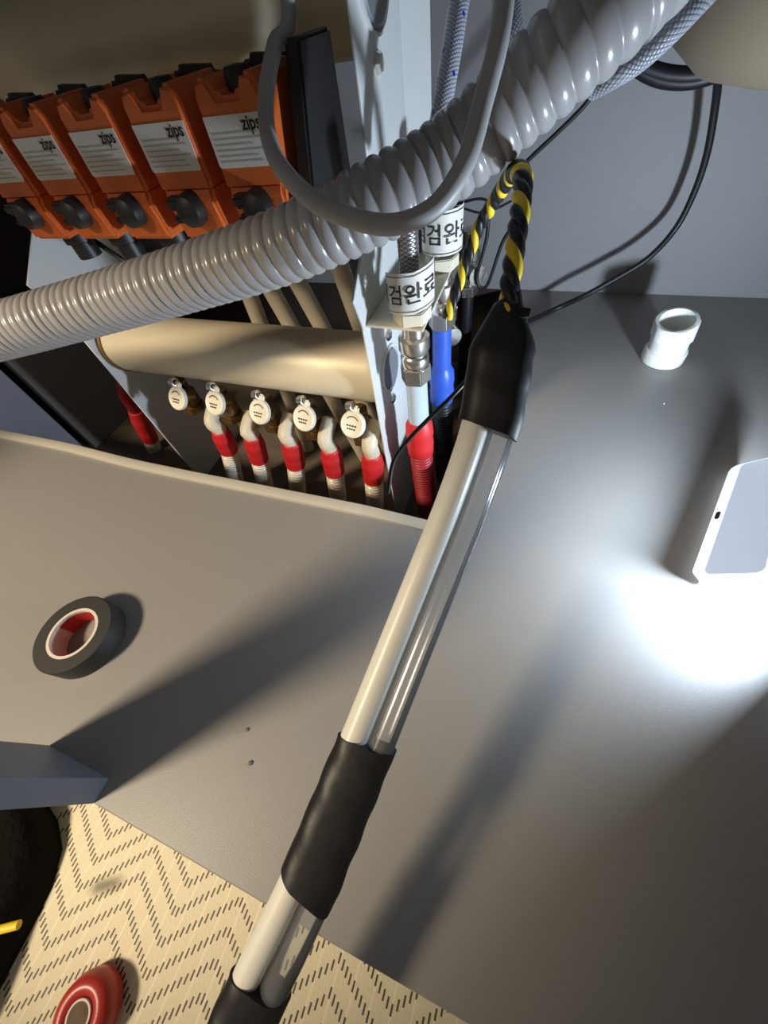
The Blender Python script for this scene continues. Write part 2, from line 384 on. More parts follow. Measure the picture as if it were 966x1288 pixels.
# ------------------------------------------------------------------ actuators
AW = .0205
def make_actuator():
    t = thing('valve_actuator', 'x', 'actuator', (0,0,0), 'orange valve actuators in a row on the supply manifold')
    w = AW
    up = [(-w,.026),(w,.026),(w,.064),(w*.86,.0705),(w*.52,.0715),(w*.30,.064),(-w*.30,.064),(-w*.52,.0715),(-w*.86,.0705),(-w,.064)]
    m = MB().prism(up, (0,0,0), (1,0,0), (0,0,1), (0,.046,0)); mk('housing', m, M['orange'], t, bevel=.0022, seg=3, smooth=True)
    # lower cover, its face sloping back a little
    m = MB().prism([(.0015,.029),(-.0015,.022),(.002,0),(.040,0),(.040,.029)], (-w*.93,0,0), (0,1,0), (0,0,1), (w*1.86,0,0)); mk('lower_cover', m, M['orange'], t, bevel=.002, seg=3, smooth=True)
    lab = [(-.0188,.0375),(-.0178,.0365),(.0172,.0365),(.0182,.0375),(.0182,.0575),(-.0188,.0575)]
    m = MB().prism(lab, (0,-.0004,0), (1,0,0), (0,0,1), (0,.0008,0)); lb = mk('label', m, M['paper'], t)
    vs_, fs = text_mesh('zips', .0078)
    m = MB().add([(v.x+.0105, -.0006, v.y+.0538) for v in vs_], fs); mk('lettering', m, M['ink'], lb)
    m = MB()
    for k in range(6):
        z = .0505 - k*.0023; x1 = .0165 - random.random()*.012
        m.add([(-.0165,-.0006,z),(x1,-.0006,z),(x1,-.0006,z+.00045),(-.0165,-.0006,z+.00045)], [(0,1,2,3)])
    mk('fine_print', m, M['greyink'], lb)
    # dark turn lever
    m = MB().lathe([(.0092,.001),(.0092,-.004),(.008,-.0085),(.005,-.0102),(0,-.0104)], (.001,0,.0185), (0,1,0), 24); kb = mk('lever', m, M['black_plastic'], t, smooth=True)
    m = MB().box((-.0125,-.0095,.0195), (.0,-.001,.0262)); m.box((-.013,-.0085,.0125), (-.004,-.001,.0165)); mk('lever_arm', m, M['black_plastic'], kb, bevel=.0016, smooth=True)
    m = MB().lathe([(.0072,.056),(.0072,.070),(.0062,.0725),(0,.073)], (0,.016,0), (0,0,1), 24); mk('cap', m, M['black_plastic'], t, smooth=True)
    m = MB().prism([(-w*1.02,.012),(w*1.02,.012),(w*1.02,.060),(w*.7,.072),(-w*.6,.074),(-w*1.02,.062)], (0,.044,0), (1,0,0), (0,0,1), (0,.010,0)); mk('rear_body', m, M['black_plastic'], t, bevel=.003, smooth=True)
    m = MB().lathe([(.012,.0),(.012,-.008),(.0095,-.009),(.0095,-.020),(0,-.020)], (0,.024,0), (0,0,1), 24); mk('collar', m, M['black_plastic'], t, smooth=True)
    return t
act = make_actuator()
alab = ['orange actuator box nearest the white right bracket, partly crossed by the grey loop hose',
        'orange actuator box second from the right bracket', 'middle one of the five orange actuator boxes',
        'orange actuator box second from the left end of the row', 'leftmost orange actuator box, cut by the picture edge']
AX = [-.1735, -.2245, -.2765, -.329, -.381]
for i, x in enumerate(AX):
    o = act if i == 0 else dup(act, (0,0,0))
    o.location = (x, .240, .2105); o['label'] = alab[i]
# dark mounting plate right of the row
m = MB().prism([(.238,.216),(.262,.288),(.300,.288),(.300,.205),(.25,.205)], (-.1465,0,0), (0,1,0), (0,0,1), (.009,0,0))
tag(mk('mounting_plate', m, M['black_plastic'], None, bevel=.0015), 'black mounting plate beside the rightmost orange box', 'plate')
# thin leads below the boxes
for px, lb in (((150,300),(176,318),(205,334),(240,345)), 'upper thin dark lead hanging under the orange boxes'), (((118,302),(150,324),(178,340),(215,352)), 'lower thin dark lead hanging under the orange boxes'):
    pts = [P(x, y, 'y', v) for (x, y), v in zip(px, (.275,.268,.27,.285))]
    tag(mk('actuator_lead', MB().sweep(smooth_path(pts, .003), .0022, 10), M['black_plastic'], None, smooth=True, angle=60), lb, 'wire', 'leads under the orange boxes')
# ------------------------------------------------------------------ pale pipes running down behind the return bar
for i, (a, b, lb) in enumerate([((298,330),(332,418),'leftmost pale pipe leaning behind the return manifold'), ((330,345),(372,420),'second pale pipe from the left leaning behind the return manifold'),
                     ((364,335),(410,420),'third pale pipe leaning behind the return manifold, under the corrugated hose'), ((424,325),(450,400),'pale pipe behind the return manifold beside the right bracket')]):
    p, q = P(*a,'y',.365), P(*b,'y',.365); d = (q-p).normalized()
    e = q + d * ((q.z - ZS) / -d.z); s = p - d*.05
    t = thing('supply_pipe', lb, 'pipe', e, 'pale pipes behind the return manifold')
    m = MB().cyl(s, e, .0095, 20); mk('pipe', m, M['palepipe'], t, smooth=True)
    m = MB().cyl(s - d*.002, s + d*.022, .0125, 6); mk('union_nut', m, M['brass'], t)

# ------------------------------------------------------------------ round valve discs under the return bar
def make_disc():
    t = thing('valve_tag', 'x', 'valve tag', (0,0,0), 'round ivory discs hanging under the return manifold')
    m = MB().lathe([(.0118,0),(.0132,.001),(.0135,.003),(.0132,.005),(.0118,.0062),(.0108,.0058),(0,.0058)], (0,0,-.0031), (0,0,1), 32); d = mk('disc', m, M['disc'], t, smooth=True)
    m = MB()
    for k, (y, w) in enumerate(((-.0012,.0058),(-.0044,.0048))):
        for j in range(4):
            x0 = -w + j*w*.52; m.add([(x0,y-.0008,.0030),(x0+w*.38,y-.0008,.0030),(x0+w*.38,y+.0008,.0030),(x0,y+.0008,.0030)], [(0,1,2,3)])
    n = 12
    for k in range(n):
        a = math.pi*(.2+.6*k/n); a2 = a+math.pi*.6/n*.7; r1, r2 = .0072, .0084
        m.add([(r1*math.cos(a),r1*math.sin(a),.0030),(r2*math.cos(a),r2*math.sin(a),.0030),(r2*math.cos(a2),r2*math.sin(a2),.0030),(r1*math.cos(a2),r1*math.sin(a2),.0030)], [(0,1,2,3)])
    mk('print_marks', m, M['ink'], d)
    m = MB().box((-.0045,.010,-.003), (.0045,.0185,.002)); mk('lug', m, M['disc'], t, bevel=.0018, smooth=True)
    m = MB().lathe([(.0042,-.003),(.0055,-.002),(.0055,.0035),(.0042,.0045),(.0032,.0045),(.0032,-.003)], (-.0050,.0165,.001), (1,.25,.3), 20, closed=True); mk('chrome_ring', m, M['chrome'], t, smooth=True)
    m = MB().cyl((0,.004,-.018), (0,.004,-.003), .0075, 16); mk('stem', m, M['brass'], t, smooth=True)
    return t
dk = make_disc()
dl = ['round ivory valve disc farthest left under the return manifold', 'round ivory valve disc second from the left', 'middle round ivory valve disc under the return manifold',
      'round ivory valve disc second from the right bracket', 'round ivory valve disc nearest the right bracket']
for i, (px, py, rz) in enumerate([(224,501,.35),(271,507,.3),(327,518,.22),(383,526,.12),(444,534,.02)]):
    p = P(px, py, 'y', .250)
    o = dk if i == 0 else dup(dk, (0,0,0))
    o.location = p; o['label'] = dl[i]
    nrm = (Vector((-.10,-.80,.60))).normalized()          # disc faces up and out
    q = nrm.to_track_quat('Z', 'Y'); o.rotation_euler = (q.to_matrix() @ Matrix.Rotation(math.pi + (-.10 if i < 3 else 0), 3, 'Z')).to_euler() if False else q.to_euler()

# ------------------------------------------------------------------ sleeved heating hoses
def conduit_path(a, b, step=.0007):
    a, b = Vector(a), Vector(b); n = int((b-a).length/step); return [a.lerp(b, i/n) for i in range(n+1)]
def rib(R, d, pitch): return lambda i, L: R - d*(1-abs(math.sin(math.pi*L/pitch))**.7)
def floor_hose(label, nip, r0, r1, c1, y, mats=('palepipe','red','conduit'), R=.0125, grp='sleeved heating hoses under the return manifold', nipr=.0085):
    n, a, b, c = [P(*q,'y',y) for q in (nip, r0, r1, c1)]
    d = (c-b).normalized(); d.z = min(d.z, -.3); d.normalize()
    e = b + d*((b.z - ZS)/-d.z)
    t = thing('heating_hose', label, 'hose', e, grp)
    top = n + Vector((0,.020,.012))
    mk('nipple', MB().sweep(smooth_path([top, n, a, a.lerp(b,.4)], .003), nipr, 20), M[mats[0]], t, smooth=True)
    path = smooth_path([a, a.lerp(b,.5), b], .0012); k = len(path)
    def rr(i, L):
        u = i/(k-1); return R*(.82+.26*min(1,u*3.2)-.05*max(0,(u-.5)*2)+.012*math.sin(u*19)) * (.86 if i in (0,) else 1)
    mk('sleeve', MB().sweep(path, rr, 28), M[mats[1]], t, smooth=True)
    mk('conduit', MB().sweep(conduit_path(b - d*.004, e), rib(R*.96, .0022, .0052), 24), M[mats[2]], t, smooth=True, angle=80)
    return t
HL = [('leftmost of the five red sleeved hoses under the return manifold', (266,530),(276,540),(288,566),(297,606)),
      ('second red sleeved hose from the left under the return manifold', (311,543),(317,548),(326,577),(335,615)),
      ('middle red sleeved hose under the return manifold', (359,547),(366,555),(372,584),(375,622)),
      ('fourth red sleeved hose from the left under the return manifold', (409,553),(415,563),(421,593),(426,632)),
      ('red sleeved hose nearest the right bracket under the return manifold', (465,558),(468,570),(470,602),(472,640))]
for lb, n, a, b, c in HL: floor_hose(lb, n, a, b, c, .252, R=.0116)
floor_hose('dusty red sleeved hose half hidden behind the left bracket', (155,492),(170,516),(189,552),(203,586), .300, ('darkred','red','conduit'), grp='hoses outside the brackets')
floor_hose('faded red sleeve in the shade left of the left bracket', (100,440),(108,452),(130,488),(150,520), .42, ('darkred','darkred','conduit'), grp='hoses outside the brackets')
# brass valve bodies between bar and hoses
for i, (px, py, rz) in enumerate([(235,498,0),(285,510,0),(340,520,0),(392,528,0),(455,535,0)]):
    p = P(px, py, 'y', .270)
    t = thing('brass_valve', ['leftmost','second','middle','fourth','rightmost'][i] + ' brass valve body in the shade below the return manifold', 'valve', p, 'brass valve bodies below the return manifold')
    mk('barrel', MB().lathe([(.009,.022),(.009,.008),(.0125,.006),(.0125,-.008),(.0095,-.010),(.0095,-.020)], p, (0,0,1), 20), M['brass'], t, smooth=True)
    mk('hex_nut', MB().lathe([(.0135,-.012),(.0135,-.020)], p, (0,0,1), 6), M['brass'], t)

# ------------------------------------------------------------------ shelf with nuts, tags and water fittings by the right bracket
ZSH = .150
sh = [P(452,408,'z',ZSH), P(532,415,'z',ZSH), P(575,324,'z',ZSH), P(503,316,'z',ZSH)]
sh[0].x = XBR+.0012; sh[3].x = XBR+.0012
m = MB().prism([(p.x,p.y) for p in sh], (0,0,ZSH-.002), (1,0,0), (0,1,0), (0,0,.002))
shelf = tag(mk('bracket_shelf', m, M['cream'], None, bevel=.0004, seg=1), 'cream steel shelf sticking out of the right bracket below the paper tags', 'shelf')
N1 = P(519,402,'z',ZSH); N2 = P(556,336,'z',ZSH)
print('NUTS', N1, N2, [tuple(round(c,4) for c in p) for p in sh])
def hexp(r, z0, z1, o, rot=0): return MB().lathe([(r,z0),(r,z1)], o, (0,0,1), 6, ref=(math.cos(rot),math.sin(rot),0))
def fitting(label, o, col_tube, col_sleeve, col_cond, grp, top_h):
    t = thing('pipe_fitting', label, 'pipe fitting', (o.x, o.y, ZS), grp)
    x, y = o.x, o.y
    b = Vector((x,y,0))
    mk('lock_nut', hexp(.0145, ZSH+.0003, ZSH+.010, b, .3), M['cream'], t, bevel=.0008)
    mk('braided_hose', MB().sweep([(x,y,ZSH+.008+i*.005) for i in range(int(top_h/.005))], .0068, 20), M['braid_steel'], t, smooth=True)
    mk('thread', MB().lathe([(.0085,ZSH-.0022),(.0085,ZSH-.012),(.0122,ZSH-.013),(.0125,ZSH-.022),(.0100,ZSH-.027),(.0116,ZSH-.029),(.0116,ZSH-.036),(.010,ZSH-.038)], b, (0,0,1), 28), M['chrome'], t, smooth=True)
    mk('hex_nut', hexp(.0130, ZSH-.037, ZSH-.052, b, .1), M['chrome'], t, bevel=.001)
    mk('tube', MB().lathe([(.0092,ZSH-.052),(.0098,ZSH-.098)], b, (0,0,1), 24), M[col_tube], t, smooth=True)
    z0 = ZSH-.094
    mk('sleeve', MB().lathe([(.0085,z0),(.013,z0-.008),(.0138,z0-.020),(.0128,z0-.026),(.0138,z0-.032),(.013,z0-.046),(.0115,z0-.048)], b, (0,0,1), 28), M[col_sleeve], t, smooth=True)
    mk('conduit', MB().sweep(conduit_path((x,y,z0-.044), (x+.004,y+.004,ZS)), rib(.0122,.0016,.0042), 24), M[col_cond], t, smooth=True, angle=80)
    return t
fitting('chrome hot water fitting with pale blue tube and red sleeve under the shelf', N1, 'bluegrey', 'red', 'darkred', 'fittings hanging under the shelf', .075)
fitting('chrome water fitting with blue sleeve behind the front fitting', N2, 'blue', 'blue', 'black_rubber', 'fittings hanging under the shelf', .065)

def paper_tag(label, c, face, R, half, h, hang, txt, shift, size):
    """paper strip wrapped round a hose: arc of radius R about axis through c"""
    t = thing('inspection_tag', label, 'paper tag', c, 'white inspection tags wrapped round hoses')
    def arc(s, z, off=0):
        a = face + s/R; return Vector((c.x + (R+off)*math.cos(a), c.y + (R+off)*math.sin(a), c.z + z))
    n = 24; m = MB(); vs_ = []; fs = []
    for k in range(n+1):
        s = -half + 2*half*k/n; sag = -.0035*(s/half)**2*hang + .012*hang*max(0,s/half)*.5
        for off in (0, -.0004):
            vs_ += [arc(s, sag, off), arc(s, sag+h, off)]
    for k in range(n):
        a, b = 4*k, 4*(k+1); fs += [(a,b,b+1,a+1), (a+3,b+3,b+2,a+2), (a+1,b+1,b+3,a+3), (a+2,b+2,b,a)]
    fs += [(0,1,3,2), (4*n,4*n+2,4*n+3,4*n+1)]
    m.add(vs_, fs); pp = mk('paper', m, M['paper'], t, smooth=True, angle=60)
    def sg(s): return -.0035*(s/half)**2*hang + .012*hang*max(0,s/half)*.5
    tv, tf = text_mesh(txt, size); m = MB()
    m.add([arc(v.x+shift, sg(v.x+shift)+h*.46+v.y, .0006) for v in tv], tf); mk('lettering', m, M['ink'], pp)
    for zz in (.0016, h-.0022):
        m = MB()
        for k in range(n):
            s0 = -half*.96+2*half*.96*k/n; s1 = -half*.96+2*half*.96*(k+1)/n
            m.add([arc(s0,sg(s0)+zz,.0005),arc(s1,sg(s1)+zz,.0005),arc(s1,sg(s1)+zz+.0005,.0005),arc(s0,sg(s0)+zz+.0005,.0005)], [(0,1,2,3)])
        mk('border_line', m, M['ink'], pp)
    return t
fa = math.atan2(-N1.y, -N1.x)
paper_tag('white paper inspection tag with three black Korean letters above the front hex nut', Vector((N1.x,N1.y,ZSH+.0125)), fa+.15, .0165, .0262, .0265, 1, '점검완료', -.0075, .0142)
paper_tag('white paper inspection tag with two black Korean letters behind the front tag', Vector((N2.x,N2.y,ZSH+.0145)), math.atan2(-N2.y,-N2.x)+.1, .0165, .0262, .0300, 0, '점검완료', -.001, .0155)

# chrome valves behind
for (px, py, y, s, lb) in [(560,410,.47,1.0,'chrome angle valve with a dark blue handle behind the shelf'), (590,335,.53,1.0,'clear chrome stop valve in front of the back panel')]:
    c = P(px, py, 'y', y)
    t = thing('stop_valve', lb, 'valve', c, 'chrome valves behind the shelf')
    mk('body', MB().lathe([(.009*s,-.03),(.009*s,-.022),(.013*s,-.02),(.014*s,-.008),(.011*s,-.004),(.011*s,.006),(.015*s,.010),(.015*s,.022),(.010*s,.026),(.010*s,.040),(.006*s,.042)], c, (0,0,1), 28), M['chrome'], t, smooth=True)
    mk('outlet', MB().lathe([(.008*s,.0),(.008*s,.016),(.011*s,.017),(.011*s,.030),(0,.030)], c, (.55,-.83,.0), 24), M['chrome'], t, smooth=True)
    mk('hex_nut', hexp(.0135*s, -.034, -.022, c, .2), M['chrome'], t, bevel=.0008)
    if y < .5:
        mk('handle', MB().box((c.x-.014,c.y-.012,c.z+.030), (c.x-.004,c.y+.002,c.z+.052)), M['navy'], t, bevel=.002)
    mk('pipe', MB().cyl((c.x,c.y,c.z-.032), (c.x,c.y,ZS if y < .5 else max(ZS, -.10)), .0085, 20), M['navy' if y < .5 else 'black_rubber'], t, smooth=True)

# ------------------------------------------------------------------ big corrugated hose
hp = [((-70,434),57),((0,418),62),((120,385),66),((240,350),72),((360,310),80),((470,258),87),((560,205),90),((640,135),98),((720,60),108),((790,-10),116),((850,-85),122)]
path = smooth_path([Vector((-.70,.10,.160)), Vector((-.54,.115,.172))] + [Dp(*p, .034*476/w) for p, w in hp] + [Vector((.040,.290,.345)), Vector((.050,.330,.420)), Vector((.050,.350,.498))], .0006)
path_hose = path
tot = sum((b-a).length for a, b in zip(path, path[1:]))
ph = [0]; acc = 0
for a, b in zip(path, path[1:]):
    acc += (b-a).length; u = max(0, min(1, (b.x + .37)/.385))
    ph.append(ph[-1] + (b-a).length/(.0050 + .0030*u))
def hr(i, L): return .0172 - .0019*(1-abs(math.sin(math.pi*ph[i]))**.6)
m = MB().sweep(path, hr, 40)
tag(mk('corrugated_hose', m, M['hose'], None, smooth=True, angle=85), 'thick grey corrugated drain hose sweeping across the top', 'hose')

# grey smooth loop hose
cp = [((372,-60),17),((362,0),18),((345,60),19),((334,130),20),((345,195),22),((385,245),23),((430,270),24),((490,283),24.5),((545,262),25),((585,205),26),((607,130),26.5),((625,60),27),((634,0),27),((640,-60),27)]
path = [Dp(*p, .0075*476/w) for p, w in cp]
path = smooth_path([Vector((-.150,.300,.498)), Vector((-.156,.296,.37))] + path[1:] + [Vector((-.040,.300,.37)), Vector((-.045,.330,.498))], .0015)
tag(mk('loop_hose', MB().sweep(path, .0037, 20), M['cable'], None, smooth=True, angle=60), 'smooth grey rubber hose hanging in a loop in front of the corrugated hose', 'hose')

# braided hoses
path = smooth_path([Vector((-.050,.44,.498)), Vector((-.045,.42,.40))] + [Dp(*p, z) for p, z in [((590,-60),.21),((578,0),.212),((567,70),.214),((554,145),.218),((546,200),.225),((540,240),.232)]], .0015)
tag(mk('braided_hose', MB().sweep(path, .0058, 24), M['braid'], None, smooth=True, angle=60), 'clear braided hose with blue dots beside the right bracket', 'hose')
path = smooth_path([Vector((-.005,.45,.498)), Vector((-.008,.44,.40))] + [Dp(*p, z) for p, z in [((640,-40),.23),((643,0),.23),((648,48),.232),((652,80),.24)]], .0015)
tag(mk('braided_hose', MB().sweep(path, .0052, 24), M['braid_plain'], None, smooth=True, angle=60), 'short braided hose seen between the loop hose and the corrugated hose', 'hose')
path = smooth_path([Vector((.150,.330,.498)), Vector((.125,.318,.40))] + [Dp(*p, z) for p, z in [((972,-106),.148),((914,-36),.152),((868,14),.154),((834,49),.158),((802,77),.164),((774,95),.169),((746,110),.178)]], .0015)
tag(mk('braided_hose', MB().sweep(path, .0045, 24), M['braid_plain'], None, smooth=True, angle=60), 'grey braided hose running along the right side of the corrugated hose', 'hose')

# drain cup, top right
c = P(1140, -190, 'y', .45)
prof = [(.0,-.078),(.03,-.0775),(.058,-.071),(.080,-.055),(.090,-.032),(.092,-.01),(.092,.02),(.097,.022),(.097,.036),(.092,.038),(.092,.09)]
t = thing('drain_cup', 'rounded tan plastic drain cup in the top right corner', 'drain', c)
mk('cup', MB().lathe(prof, c, (0,0,1), 48), M['tan'], t, smooth=True)
mk('collar', MB().lathe([(.055,.09),(.055,.14)], c, (0,0,1), 40), M['tan'], t, smooth=True)
print('CUP', c)

# ------------------------------------------------------------------ black cables on the right
for k, (dz, r, lb) in enumerate([(0,.0058,'upper thick black cable sagging below the drain cup'),(9,.0050,'lower black cable sagging below the drain cup')]):
    pts = [P(x, y+dz*s, 'y', .54) for x, y, s in [(775,45,.4),(797,76,.6),(825,90,1),(860,95,1),(895,90,.8),(925,78,.5),(955,60,.3)]]
    tag(mk('power_cable', MB().sweep(smooth_path(pts, .003), r, 16), M['black_rubber'], None, smooth=True, angle=60), lb, 'cable')
pts = [P(x, y, 'y', v) for x, y, v in [(912,55,.545),(905,85,.56),(900,130,.575),(890,190,.585),(874,240,.59),(850,287,.59),(815,325,.58),(775,350,.575),(735,372,.57)]] + [P(700,388,'z',.006), P(665,404,'z',.004), P(640,416,'z',.004)]
tag(mk('power_cable', MB().sweep(smooth_path(pts, .004), .0033, 16), M['black_rubber'], None, smooth=True, angle=60), 'black cable hanging in front of the back panel down to the board', 'cable')
pts = [P(x, y, 'y', .50) for x, y in [(800,60),(757,103),(735,133),(700,168),(668,198),(640,228),(618,262),(612,300),(604,330),(600,350),(604,362),(612,360),(620,340),(632,305),(645,285)]]
tag(mk('thin_wire', MB().sweep(smooth_path(pts, .004), .0020, 12), M['black_rubber'], None, smooth=True, angle=60), 'thin black wire running down behind the rope into a narrow loop', 'wire')
pts = [P(x, y, 'y', .49) for x, y in [(555,262),(580,255),(605,250),(622,258)]]
tag(mk('thin_wire', MB().sweep(smooth_path(pts, .004), .0013, 10), M['black_rubber'], None, smooth=True, angle=60), 'thin black wire above, crossing between the paper tag and the rope', 'wire')
pts = [P(x, y, 'y', .48) for x, y in [(560,258),(582,262),(606,268),(625,262),(645,252)]]
tag(mk('thin_wire', MB().sweep(smooth_path(pts, .004), .0011, 10), M['black_rubber'], None, smooth=True, angle=60), 'lower thin black wire crossing between the paper tag and the rope', 'wire')

pts = [Dp(*p, z) for p, z in [((603,440),.198),((598,460),.196),((588,477),.196),((565,502),.198),((540,526),.206),((515,552),.212),((495,580),.218),((488,620),.226)]]
tag(mk('thin_wire', MB().sweep(smooth_path(pts, .003), .0012, 10), M['black_rubber'], None, smooth=True, angle=60), 'thin dark wire slanting from the taped tubes down past the front red sleeve', 'wire')
# ------------------------------------------------------------------ taped tube bundle
BP = [((641,372),.172),((634,420),.176),((625,480),.181),((612,545),.186),((583,630),.188),((546,723),.188),((505,825),.187),((463,930),.184),((426,1020),.180),((389,1108),.176),((358,1175),.172),((329,1234),.169),((300,1300),.166),((255,1400),.160),((200,1520),.152)]
ctr = smooth_path([Dp(*p, z*.906) for p, z in BP], .003)
def side(i):
    t = (ctr[min(i+1,len(ctr)-1)] - ctr[max(i-1,0)]).normalized(); v = (ctr[i]-EYE).normalized(); s = t.cross(v).normalized()
    return s if s.dot(RX) > 0 else -s
S = [side(i) for i in range(len(ctr))]
def pidx(y):   # centre-line index whose image height is y
    best = 0
    for i, p in enumerate(ctr):
        q = p - EYE; yy = CY + F_PX*q.dot(RD)/q.dot(RF)
        if yy <= y: best = i
    return best
RT = .0060
bundle = thing('taped_tube_bundle', 'white tube and clear tube bound side by side with black tape, slanting across the picture', 'tube bundle', ctr[-1])
i0 = pidx(500)
wt = [ctr[i] - S[i]*RT for i in range(i0-6, len(ctr))]; ct = [ctr[i] + S[i]*RT for i in range(i0-6, len(ctr))]
mk('white_tube', MB().sweep(wt, RT, 28), M['tubewhite'], bundle, smooth=True, angle=60)
m = MB().sweep(ct, RT, 32, cap=False); m.sweep(ct, RT*.80, 32, cap=False); mk('clear_tube', m, M['clear'], bundle, smooth=True, angle=60)
def wrap(y0, y1, taper=0, seed=1):
    rnd = random.Random(seed)
    a, b = pidx(y0), pidx(y1); vs_ = []; fs = []; n = 40; cnt = b-a+1
    for i in range(a, b+1):
        u = (i-a)/max(1, b-a); t = (ctr[min(i+1,len(ctr)-1)] - ctr[max(i-1,0)]).normalized(); s = S[i]; d = t.cross(s)
        k = 1.0; half = RT
        if taper:
            k = .35 + .75*min(1, u*2.6)**.8; half = RT*min(1, .25 + u*2.0)
        for j in range(n):
            th = 2*math.pi*j/n; cx, sy = math.cos(th), math.sin(th)
            r = RT*1.17*k*(1 + .03*math.sin(7*u*3 + th*2 + seed) + .02*math.sin(23*u + 3*th))
            off = half if cx > 0 else -half
            skew = (.0025*cx*(1 if u > .5 else -1))*(1 if u in (0,1) else 0)
            vs_.append(ctr[i] + s*(off*(abs(cx)**.25) + r*cx) + d*r*sy + t*skew)
    for i in range(cnt-1):
        for j in range(n):
            j2 = (j+1) % n; fs.append((i*n+j, i*n+j2, (i+1)*n+j2, (i+1)*n+j))
    fs.append(tuple(range(n))[::-1]); fs.append(tuple((cnt-1)*n+j for j in range(n)))
    return MB().add(vs_, fs)
mk('tape_wrap', wrap(355,545,1,1), M['tape'], bundle, smooth=True, angle=60)['label'] = 'black tape wrap at the top end by the rope'
mk('tape_wrap', wrap(938,1122,0,2), M['tape'], bundle, smooth=True, angle=60)['label'] = 'black tape wrap over the lower middle'
mk('tape_wrap', wrap(1240,1500,0,3), M['tape'], bundle, smooth=True, angle=60)['label'] = 'black tape wrap at the bottom end'
# loose tape flap at top
fl = [Dp(650,385,.152), Dp(668,388,.152), Dp(665,398,.152), Dp(652,400,.152)]
m = MB().prism([(0,0)],(0,0,0),(1,0,0),(0,1,0),(0,0,1)) if False else MB().add(fl + [p + RF*.0008 for p in fl], [(0,1,2,3),(7,6,5,4),(0,4,5,1),(1,5,6,2),(2,6,7,3),(3,7,4,0)])
mk('tape_flap', m, M['tape'], bundle)

hose_path = path_hose
# black and yellow rope
RP = [((640,398),.157,.0042),((641,362),.155,.0042),((646,325),.154,.0042),((652,280),.154,.0042),((657,240),.158,.0042),((657,222),.163,.0040),((650,215),.173,.0040),((639,226),.196,.0040),((622,253),.224,.0040),((602,287),.245,.0040),((588,325),.258,.0040),((574,365),.268,.0040),((562,400),.276,.0040)]
rc = smooth_path([Dp(*p, z) for p, z, r in RP], .0012)
print('ROPEGAP', sorted((min((p-q).length for q in hose_path[::4]), i) for i, p in enumerate(rc))[:3], len(rc))
rope = thing('twisted_rope', 'black and yellow twisted rope looped above the taped tubes', 'rope', rc[0])
def strand(phase, r):
    tg = None; out = []; nrm = None; L = 0
    for i, p in enumerate(rc):
        t = (rc[min(i+1,len(rc)-1)] - rc[max(i-1,0)]).normalized()
        nrm = (RF - t*RF.dot(t)).normalized() if nrm is None else (nrm - t*nrm.dot(t)).normalized()
        if i: L += (p - rc[i-1]).length
        a = phase - L*2*math.pi/.0225; out.append(p + (nrm*math.cos(a) + t.cross(nrm)*math.sin(a))*r)
    return out
for k, mm in enumerate(('black_rubber','yellow','black_rubber')):
    o = mk('strand', MB().sweep(strand(k*2*math.pi/3 + .8, .0019), .00235, 12), M[mm], rope, smooth=True, angle=60)
    o['label'] = ('yellow' if mm == 'yellow' else 'black') + ' strand of the rope'

# ------------------------------------------------------------------ tape roll on the board
c = P(91,796,'z',.019); c = Vector((c.x, c.y, 0))
t = thing('tape_roll', 'roll of black electrical tape with a red and white core lying on the board', 'tape', c)
R0, R1, R2 = .0325, .0212, .0188
mk('wound_tape', MB().lathe([(R1,.0002),(R0-.0008,.0002),(R0,.001),(R0,.018),(R0-.0008,.019),(R1,.019)], c, (0,0,1), 64, closed=True), M['tape_face'], t, smooth=True)
mk('cardboard_core', MB().lathe([(R2,.0004),(R1-.0001,.0004),(R1-.0001,.0192),(R2,.0192)], c, (0,0,1), 64, closed=True), M['core'], t, smooth=True)
m = MB(); n = 40
for k in range(n):
    a, b = math.radians(-70 + 250*k/n), math.radians(-70 + 250*(k+1)/n); r = R2-.0004; z0, z1 = .0005, .0165
    m.add([(c.x+r*math.cos(a),c.y+r*math.sin(a),z0),(c.x+r*math.cos(b),c.y+r*math.sin(b),z0),(c.x+r*math.cos(b),c.y+r*math.sin(b),z1),(c.x+r*math.cos(a),c.y+r*math.sin(a),z1)], [(0,3,2,1)])
mk('red_band', m, M['redprint'], t, smooth=True)

# ------------------------------------------------------------------ white pipe coupling
c = Vector((.1425,.480,0))
t = thing('pipe_coupling', 'white plastic pipe coupling standing on the board near the back panel', 'coupling', c)
mk('base_collar', MB().lathe([(.0185,0),(.0215,.0005),(.022,.002),(.022,.0125),(.0215,.014),(.0190,.0155),(.0160,.0155),(.0160,0)], c, (0,0,1), 48, closed=True), M['whitepl'], t, smooth=True)
m = MB(); n = 48; vs_ = []; fs = []
for k in range(n):     # barrel with mouth cut on a slight slope and flat facets
    a = 2*math.pi*k/n; top = .0475 + .004*math.cos(a-.9)
    for r, z in ((.0196,.015),(.0198,.028),(.0207,.029),(.0207,top-.001),(.0201,top),(.0168,top),(.0160,top-.003),(.0160,.015)):
        if .0205 < r: r += .0009*(1 if (k//4) % 2 else 0)
        vs_.append((c.x+r*math.cos(a)-.12*(z-.015), c.y+r*math.sin(a), z))
for k in range(n):
    k2 = (k+1) % n
    for j in range(8):
        j2 = (j+1) % 8; fs.append((k*8+j, k2*8+j, k2*8+j2, k*8+j2))
mk('ribbed_barrel', m.add(vs_, fs), M['whitepl'], t, smooth=True, angle=35)

